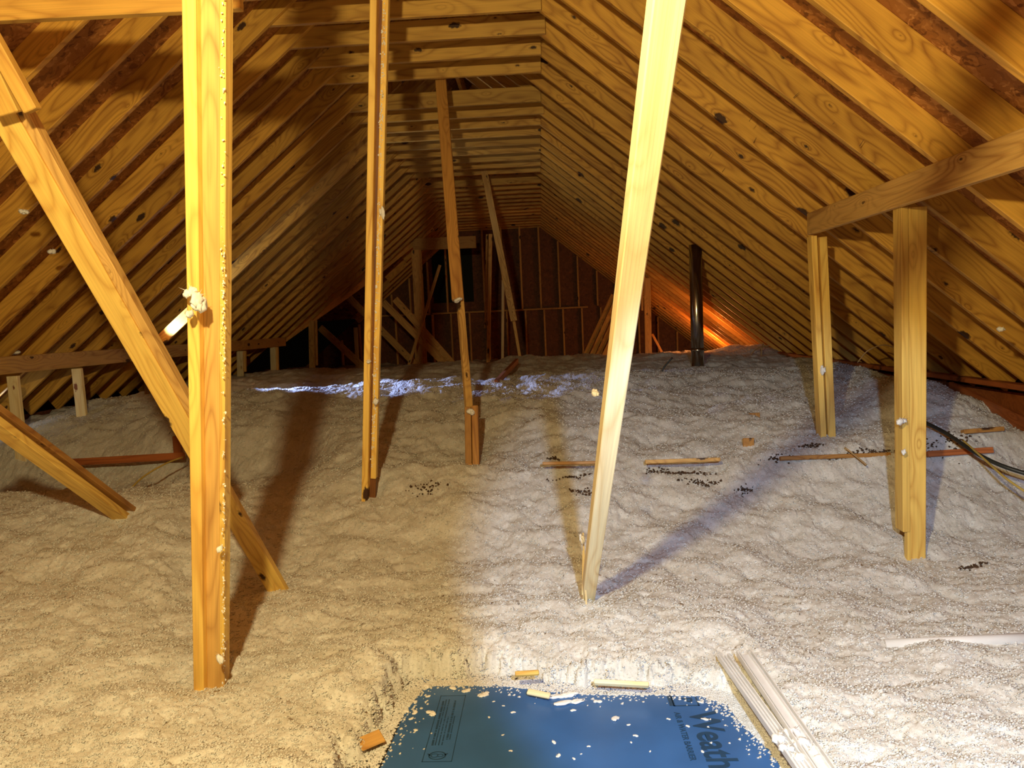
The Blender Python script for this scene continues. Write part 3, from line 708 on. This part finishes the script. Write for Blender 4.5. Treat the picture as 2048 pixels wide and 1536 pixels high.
# square logo with a P, upper part hidden below the insulation
p = onZ(1349, 1412, fb_z)
q = [(0, 0), (0.085, 0), (0.085, 0.09), (0, 0.09)]
flat_on_board('logo_frame', frame_mesh(q, 0.006), p.x, p.y, 0)['label'] = 'square printed logo outline'
bm = bmesh.new(); v = [bm.verts.new(x) for x in ((-0.004, 0, 0), (0.012, 0, 0), (0.012, 0.09, 0), (-0.004, 0.09, 0))]; bm.faces.new(v); me = bpy.data.meshes.new('bar'); bm.to_mesh(me); bm.free()
flat_on_board('logo_bar', me, p.x-0.012, p.y, 0)
flat_on_board('logo_letter', text_mesh('P', 0.06), p.x+0.028, p.y+0.055, -math.pi/2)['label'] = 'dark letter P in the logo'
# left stamp: outlined box with rows of unreadable small print
c = [onZ(882, 1392, fb_z), onZ(931, 1391, fb_z), onZ(903, 1523, fb_z), onZ(844, 1524, fb_z)]
cc = (c[0]+c[1]+c[2]+c[3])/4
flat_on_board('stamp_outline', frame_mesh([(k_.x-cc.x, k_.y-cc.y) for k_ in c], 0.0025), cc.x, cc.y, 0)
wS = (c[1]-c[0]).length; hS = (c[0]-c[3]).length
bm = bmesh.new(); rr = random.Random(5)
for row in range(6):
    x = -wS*0.36 + row*wS*0.12; y = -hS*0.28 if row < 4 else -hS*0.2
    yend = hS*0.42 if row not in (3, 5) else hS*0.15
    th = 0.007 if row in (0, 4) else 0.004
    while y < yend:
        L = rr.uniform(0.003, 0.007)
        v = [bm.verts.new(z_) for z_ in ((x, y, 0), (x+th, y, 0), (x+th, y+L, 0), (x, y+L, 0))]; bm.faces.new(v)
        y += L + rr.choice([0.0015, 0.0015, 0.0015, 0.006])
me = bpy.data.meshes.new('print'); bm.to_mesh(me); bm.free()
flat_on_board('stamp_print', me, cc.x, cc.y, 0)
bm = bmesh.new()
def ring_poly(cx, cy, r0, r1, a0=0, a1=2*math.pi, n=28):
    for i in range(n):
        t0 = a0+(a1-a0)*i/n; t1 = a0+(a1-a0)*(i+1)/n
        v = [bm.verts.new((cx+r*math.cos(t)*1.25, cy+r*math.sin(t), 0)) for r, t in ((r0, t0), (r1, t0), (r1, t1), (r0, t1))]; bm.faces.new(v)
ring_poly(0, 0, 0.019, 0.023); ring_poly(-0.008, 0, 0.008, 0.011, 0.5, 5.6); ring_poly(0.010, 0, 0.006, 0.0085)
for s in (-1, 1):
    v = [bm.verts.new(x) for x in ((0.024*s, -0.002, 0), (0.034*s, 0.010, 0), (0.031*s, 0.012, 0), (0.022*s, 0.004, 0))]; bm.faces.new(v)
me = bpy.data.meshes.new('seal'); bm.to_mesh(me); bm.free()
flat_on_board('stamp_seal', me, cc.x-0.005, cc.y-hS*0.42, 0)

# ================================================================== TUFTS
def tuft_mesh(seed, flat=0.7):
    r = random.Random(seed); bm = bmesh.new()
    for k in range(7):
        c = Vector((r.uniform(-1, 1), r.uniform(-.7, .7), r.uniform(0, flat)))*0.6
        g = bmesh.ops.create_icosphere(bm, subdivisions=2, radius=r.uniform(.3, .6), matrix=Matrix.Translation(c))
        for v in g['verts']:
            n = (v.co-c).normalized(); v.co += n*r.uniform(-.12, .22); v.co.z *= 0.9
    for k in range(9):                       # fibres
        a = r.uniform(0, 6.28); L = r.uniform(.7, 1.5); b = Vector((math.cos(a)*.4, math.sin(a)*.3, r.uniform(.1, .6))); t = b*L+Vector((math.cos(a)*L*.6, math.sin(a)*L*.6, r.uniform(-.1, .5)))
        s = Vector((-math.sin(a), math.cos(a), .3))*.06
        v = [bm.verts.new(x) for x in (b-s, b+s, t, b+Vector((0, 0, .09)))]; bm.faces.new((v[0], v[1], v[2])); bm.faces.new((v[1], v[3], v[2])); bm.faces.new((v[3], v[0], v[2]))
    for f in bm.faces: f.smooth = True
    me = bpy.data.meshes.new('tuft'); bm.to_mesh(me); bm.free(); me.materials.append(M_tuft); return me
TM = [tuft_mesh(i) for i in range(6)]
def tuft(p, s, label, group=None, rot=None, asp=(1, 1, 1), name='insulation_tuft'):
    o = bpy.data.objects.new(name, random.choice(TM)); C.objects.link(o); o.location = Vector(p)+Vector((0, 0, Z0))
    o.scale = (s*asp[0], s*asp[1], s*asp[2]); o.rotation_euler = rot if rot else (random.uniform(-.3, .3), random.uniform(-.3, .3), random.uniform(0, 6.28))
    tag(o, label, 'insulation tuft', group); return o
bits = [(853, 1374, 14), (906, 1376, 13), (931, 1382, 14), (965, 1390, 18), (855, 1393, 8), (832, 1404, 9), (812, 1422, 11), (829, 1426, 11), (863, 1428, 17), (822, 1438, 8), (788, 1448, 11), (831, 1460, 8),
        (987, 1403, 5), (1007, 1412, 5), (1027, 1425, 8), (978, 1435, 5), (1022, 1502, 6), (1108, 1484, 9), (1116, 1512, 9), (1147, 1421, 9), (1148, 1518, 6), (1232, 1437, 15), (1257, 1450, 6), (1272, 1472, 8), (1337, 1438, 6),
        (1408, 1438, 10), (1376, 1453, 7), (1405, 1504, 7), (1262, 1485, 5), (1178, 1493, 6), (1195, 1403, 12), (1300, 1503, 4), (1162, 1508, 4), (1007, 1470, 5), (1498, 1500, 5), (1085, 1540, 6), (1400, 1404, 9), (1418, 1406, 7)]
for x, y, s in bits:
    p = onZ(x, y, fb_z+0.001)
    tuft(p, s*0.62*p.y/F, 'small loose white tuft lying on the blue foam board', 'tufts scattered on the blue board', rot=(0, 0, random.uniform(0, 6)), asp=(1.2, 0.9, 0.4))
p = onZ(1120, 1392, fb_z+0.002); tuft(p, 0.03, 'longest white clump on the blue foam board, upper streak', 'streak clumps on the blue board', rot=(0, 0, .2), asp=(2.0, .6, .35))
p = onZ(1140, 1406, fb_z+0.002); tuft(p, 0.03, 'white clump on the blue foam board just below the longest streak', 'streak clumps on the blue board', rot=(0, 0, .3), asp=(1.8, .6, .35))
# tufts caught on timber
for px, py, d, s, asp, lb in [(380, 590, 2.19, 0.022, (.9, .6, 1.2), 'white clump at the upper left of the big clump on the left post'), (384, 628, 2.2, 0.02, (1.2, .6, .9), 'white clump just below the big clump on the left post'), (392, 608, 2.16, 0.036, (.9, .6, 1.2), 'big white clump stuck on the big left post at eye height'), (440, 1320, 2.5, 0.018, (.7, .7, 1.5), 'white clump low on the right edge of the big left post'),
        (440, 1100, 2.42, 0.012, (.8, .8, 1.6), 'small clump halfway down the right edge of the big left post'), (764, 430, 4.38, 0.022, (.7, .6, 2.6), 'long white clump on the right edge of the slim yellow post'),
        (737, 724, 4.46, 0.02, (1.3, .8, .7), 'white clump wrapped around the left edge of the slim yellow post'), (754, 805, 4.46, 0.024, (.8, .7, 1.4), 'white clump low on the slim yellow post'),
        (1190, 790, 2.84, 0.022, (1, .8, 1), 'spiky white tuft hanging off the left side of the pale stud'), (1165, 1082, 3.2, 0.02, (.6, .8, 1.8), 'white clump near the foot of the pale stud'),
        (1208, 878, 2.9, 0.014, (.6, .8, 1.2), 'tiny clump on the face of the pale stud'), (916, 602, 5.56, 0.04, (1.1, .8, .5), 'white fluff on the lower end of the upper strut board'),
        (942, 826, 5.17, 0.035, (.9, .8, .9), 'white fluff where the ridge strut meets its foot boards'), (1804, 845, 3.77, 0.035, (1.1, .6, .8), 'white clump on the front of the thick double post'),
        (1808, 905, 3.77, 0.022, (.8, .6, 1.1), 'smaller white clump lower on the thick double post'), (1646, 745, 4.96, 0.03, (.6, .5, 1.8), 'white clump on the purlin end post'),
        (1700, 385, 4.75, 0.04, (1.8, .8, .5), 'dusting of white fluff on top of the right purlin end'), (1716, 300, 4.3, 0.02, (1, 1, 1), 'white tuft caught between right rafters'),
        (1641, 312, 5.1, 0.018, (1, 1, 1), 'tiny tuft on a right rafter left of the other'), (22, 706, 5.9, 0.06, (1.6, .8, .5), 'fluff heap on top of the left purlin at the left edge'),
        (50, 425, 4.2, 0.025, (1, 1, 1), 'tuft caught on a left rafter near the left edge'), (105, 505, 4.7, 0.025, (1, 1, 1), 'tuft caught on a left rafter beside the diagonal brace'), (2005, 660, 4.2, 0.02, (1, 1, 1), 'tuft on a low right rafter near the right edge')]:
    tuft(onD(px, py, d), s, lb, None, asp=asp)

# wood scraps by the board
def scrap(x0, y0, x1, y1, z, w_, t, m, label):
    o = board('wood_scrap', onZ(x0, y0, z), onZ(x1, y1, z), w_, t, m, None, (0, -0.7, 1)); tag(o, label, 'wood scrap')
scrap(1188, 1364, 1298, 1370, -1.315, 0.016, 0.022, M_pale, 'pale wood stick at the upper edge of the blue board')
scrap(1055, 1383, 1100, 1392, -1.345, 0.022, 0.012, M_pale, 'small tan wood scrap resting on the blue board edge')
scrap(1030, 1348, 1078, 1345, -1.285, 0.018, 0.015, M_post, 'small orange wood scrap half buried above the blue board')
scrap(718, 1490, 765, 1470, -1.335, 0.05, 0.006, M_purlin, 'torn brown wood piece left of the blue board')

# ================================================================== WHITE VINYL TRACKS AND PIPE
def channel(name, A, B, wd, h, ribs, label):
    """extruded vinyl track with raised lips and ribs"""
    A = Vector(A); B = Vector(B); x = B-A; L = x.length; x.normalize(); up = Vector((0, 0, 1)); up = (up-x*up.dot(x)).normalized(); y = up.cross(x)
    prof = [(-wd/2, 0)]
    n = len(ribs)
    prof += [(-wd/2, h), (-wd/2+0.004, h), (-wd/2+0.004, 0.006)]
    for r_ in ribs: prof += [(r_*wd/2-0.002, 0.006), (r_*wd/2-0.002, h*0.75), (r_*wd/2+0.002, h*0.75), (r_*wd/2+0.002, 0.006)]
    prof += [(wd/2-0.004, 0.006), (wd/2-0.004, h), (wd/2, h), (wd/2, 0)]
    bm = bmesh.new(); r0 = [bm.verts.new((0, p_[0], p_[1])) for p_ in prof]; r1 = [bm.verts.new((L, p_[0], p_[1])) for p_ in prof]
    for i in range(len(prof)): j = (i+1) % len(prof); bm.faces.new((r0[i], r0[j], r1[j], r1[i]))
    bm.faces.new(r0[::-1]); bm.faces.new(r1); bmesh.ops.recalc_face_normals(bm, faces=bm.faces[:])
    me = bpy.data.meshes.new(name); bm.to_mesh(me); bm.free()
    o = link(name, me, None, M_vinyl); M = Matrix((x, y, up)).transposed().to_4x4(); M.translation = A+Vector((0, 0, Z0)); o.matrix_world = M
    tag(o, label, 'vinyl track'); return o
channel('vinyl_track', onZ(1446, 1318, -1.275), onZ(1650, 1608, -1.26), 0.040, 0.020, [-0.2, 0.35], 'narrower white vinyl track sunk beside the blue board')
channel('vinyl_track', onZ(1488, 1312, -1.255), onZ(1690, 1608, -1.25), 0.056, 0.022, [-0.55, 0.6], 'wider white vinyl track lying parallel on its right')
tube('white_pipe', [onZ(1770, 1290, -1.305), onZ(2100, 1276, -1.25)], 0.022, M_vinyl, None, 20)
tag(bpy.data.objects['white_pipe'], 'white plastic pipe half buried in the insulation at the right edge', 'pipe')
for k_, (x, y, q) in enumerate([(1562, 1478, .022), (1583, 1470, .026), (1600, 1492, .026), (1574, 1500, .02), (1622, 1508, .022), (1596, 1516, .018), (1640, 1524, .018)]):
    tuft(onZ(x, y, -1.255), q, 'white clump of insulation heaped across the vinyl tracks', 'clumps on the vinyl tracks')
# added dark crumbs imitating the dark of gaps in the insulation
M_gapdark = plain('gap_dark_crumbs', (0.07, 0.036, 0.016), 0.9, 0, 0.4, 30)
DL = ['left of the pale stud near the slim post foot', 'just left of the pale stud', 'right of the pale stud', 'below the golden joist strip', 'in front of the upper plates', 'before the dark joist strip, left', 'before the dark joist strip, right',
      'beside the thick double post', 'to the right of the thick double post foot', 'left of the pale stud, faint', 'above the golden joist strip', 'above the thin joist strip', 'above the long dark joist strip']
for k_, (c, sa, sb) in enumerate(HOLES_W):
    r_ = random.Random(40+k_); bm = bmesh.new(); n_ = int(38*(sa/.1)) + 10
    cz_ = Vector((c.x, c.y, T(c.x, c.y)))
    for i in range(n_):
        x = c.x+r_.gauss(0, sa*.5); y = c.y+r_.gauss(0, sb*.5)
        q = r_.uniform(.0025, .0085)
        p = Vector((x, y, T(x, y)+r_.uniform(0.0, .009)))-cz_
        g = bmesh.ops.create_icosphere(bm, subdivisions=1, radius=q, matrix=Matrix.Translation(p))
        for v in g['verts']: v.co += Vector((r_.uniform(-.5, .5), r_.uniform(-.5, .5), r_.uniform(-.4, .4)))*q
    me = bpy.data.meshes.new('gap_dark_crumbs'); bm.to_mesh(me); bm.free()
    o = link('gap_dark_crumbs', me, None, M_gapdark); o.location = cz_+Vector((0, 0, Z0))
    tag(o, 'dark crumbs standing in for a dark gap in the white insulation, '+DL[k_], 'debris', None, 'stuff')
# ================================================================== CABLES
def cable(pts, r, m, label, name='cable'):
    o = tube(name, [onD(x, y, d) for x, y, d in pts], r, m, None, 8); tag(o, label, 'cable')
cable([(1850, 845, 4.75), (1895, 868, 4.6), (1950, 905, 4.35), (2000, 930, 4.2), (2060, 950, 4.1)], 0.012, M_cable, 'thick black cable crossing the insulation at the right edge')
cable([(1925, 880, 4.5), (1965, 915, 4.25), (2010, 955, 4.0), (2060, 990, 3.85)], 0.006, M_ycable, 'thin yellow cable below the thick black cable')
cable([(366, 914, 5.3), (330, 928, 5.15), (285, 955, 4.95), (250, 990, 4.75)], 0.006, M_ycable, 'thin yellow cable left of the big left post')
cable([(1322, 752, 7.6), (1328, 735, 7.6), (1345, 715, 7.6)], 0.008, M_cable, 'short dark cable end left of the vent pipe')
cable([(1715, 725, 6.4), (1735, 702, 6.3), (1765, 690, 6.2), (1790, 695, 6.0)], 0.005, M_tan, 'tan wire looping up left of the thick double post')
cable([(1500, 712, 9.8), (1515, 696, 9.6), (1540, 690, 9.4)], 0.006, M_tan, 'tan wire end lying against the eave plate')
cable([(1523, 712, 9.6), (1524, 694, 9.6), (1527, 686, 9.5)], 0.006, M_tan, 'tan wire standing upright before the eave plate')
cable([(1690, 895, 4.68), (1715, 915, 4.6), (1733, 930, 4.55)], 0.005, M_tan, 'thin brown wire in front of the dark joist strip')

# ================================================================== ROOFING NAILS
nm = bmesh.new(); bmesh.ops.create_cone(nm, segments=6, radius1=0.0018, radius2=0.0008, depth=0.035, cap_ends=True); nme = bpy.data.meshes.new('nail'); nm.to_mesh(nme); nm.free(); nme.materials.append(M_nail)
for side, f_, lst in ((1, roofR, [(1450, 12), (1403, 265), (1411, 280), (1420, 318), (1446, 350), (1508, 292), (1492, 388), (1427, 170), (1590, 205), (1357, 175), (1500, 250), (1720, 300), (1612, 240), (1660, 265)]),
                     (-1, roofL, [(290, 120), (303, 100), (229, 290), (262, 252), (500, 255), (506, 250), (640, 205), (646, 203), (560, 258), (595, 160)])):
    for px, py in lst:
        p = f_(px, py)
        y = p.y
        o = bpy.data.objects.new('roofing_nail', nme); C.objects.link(o)
        o.location = (p.x, y-0.02, p.z+Z0+0.03)
        o.rotation_euler = (0.25*random.uniform(-1, 1)+0.3, (-0.68 if side < 0 else 0.68)+random.uniform(-.2, .2), 0)
        tag(o, 'small dark nail poking through beside a %s slope rafter' % ('left' if side < 0 else 'right'), 'nail', 'roofing nails on the %s slope' % ('left' if side < 0 else 'right'))
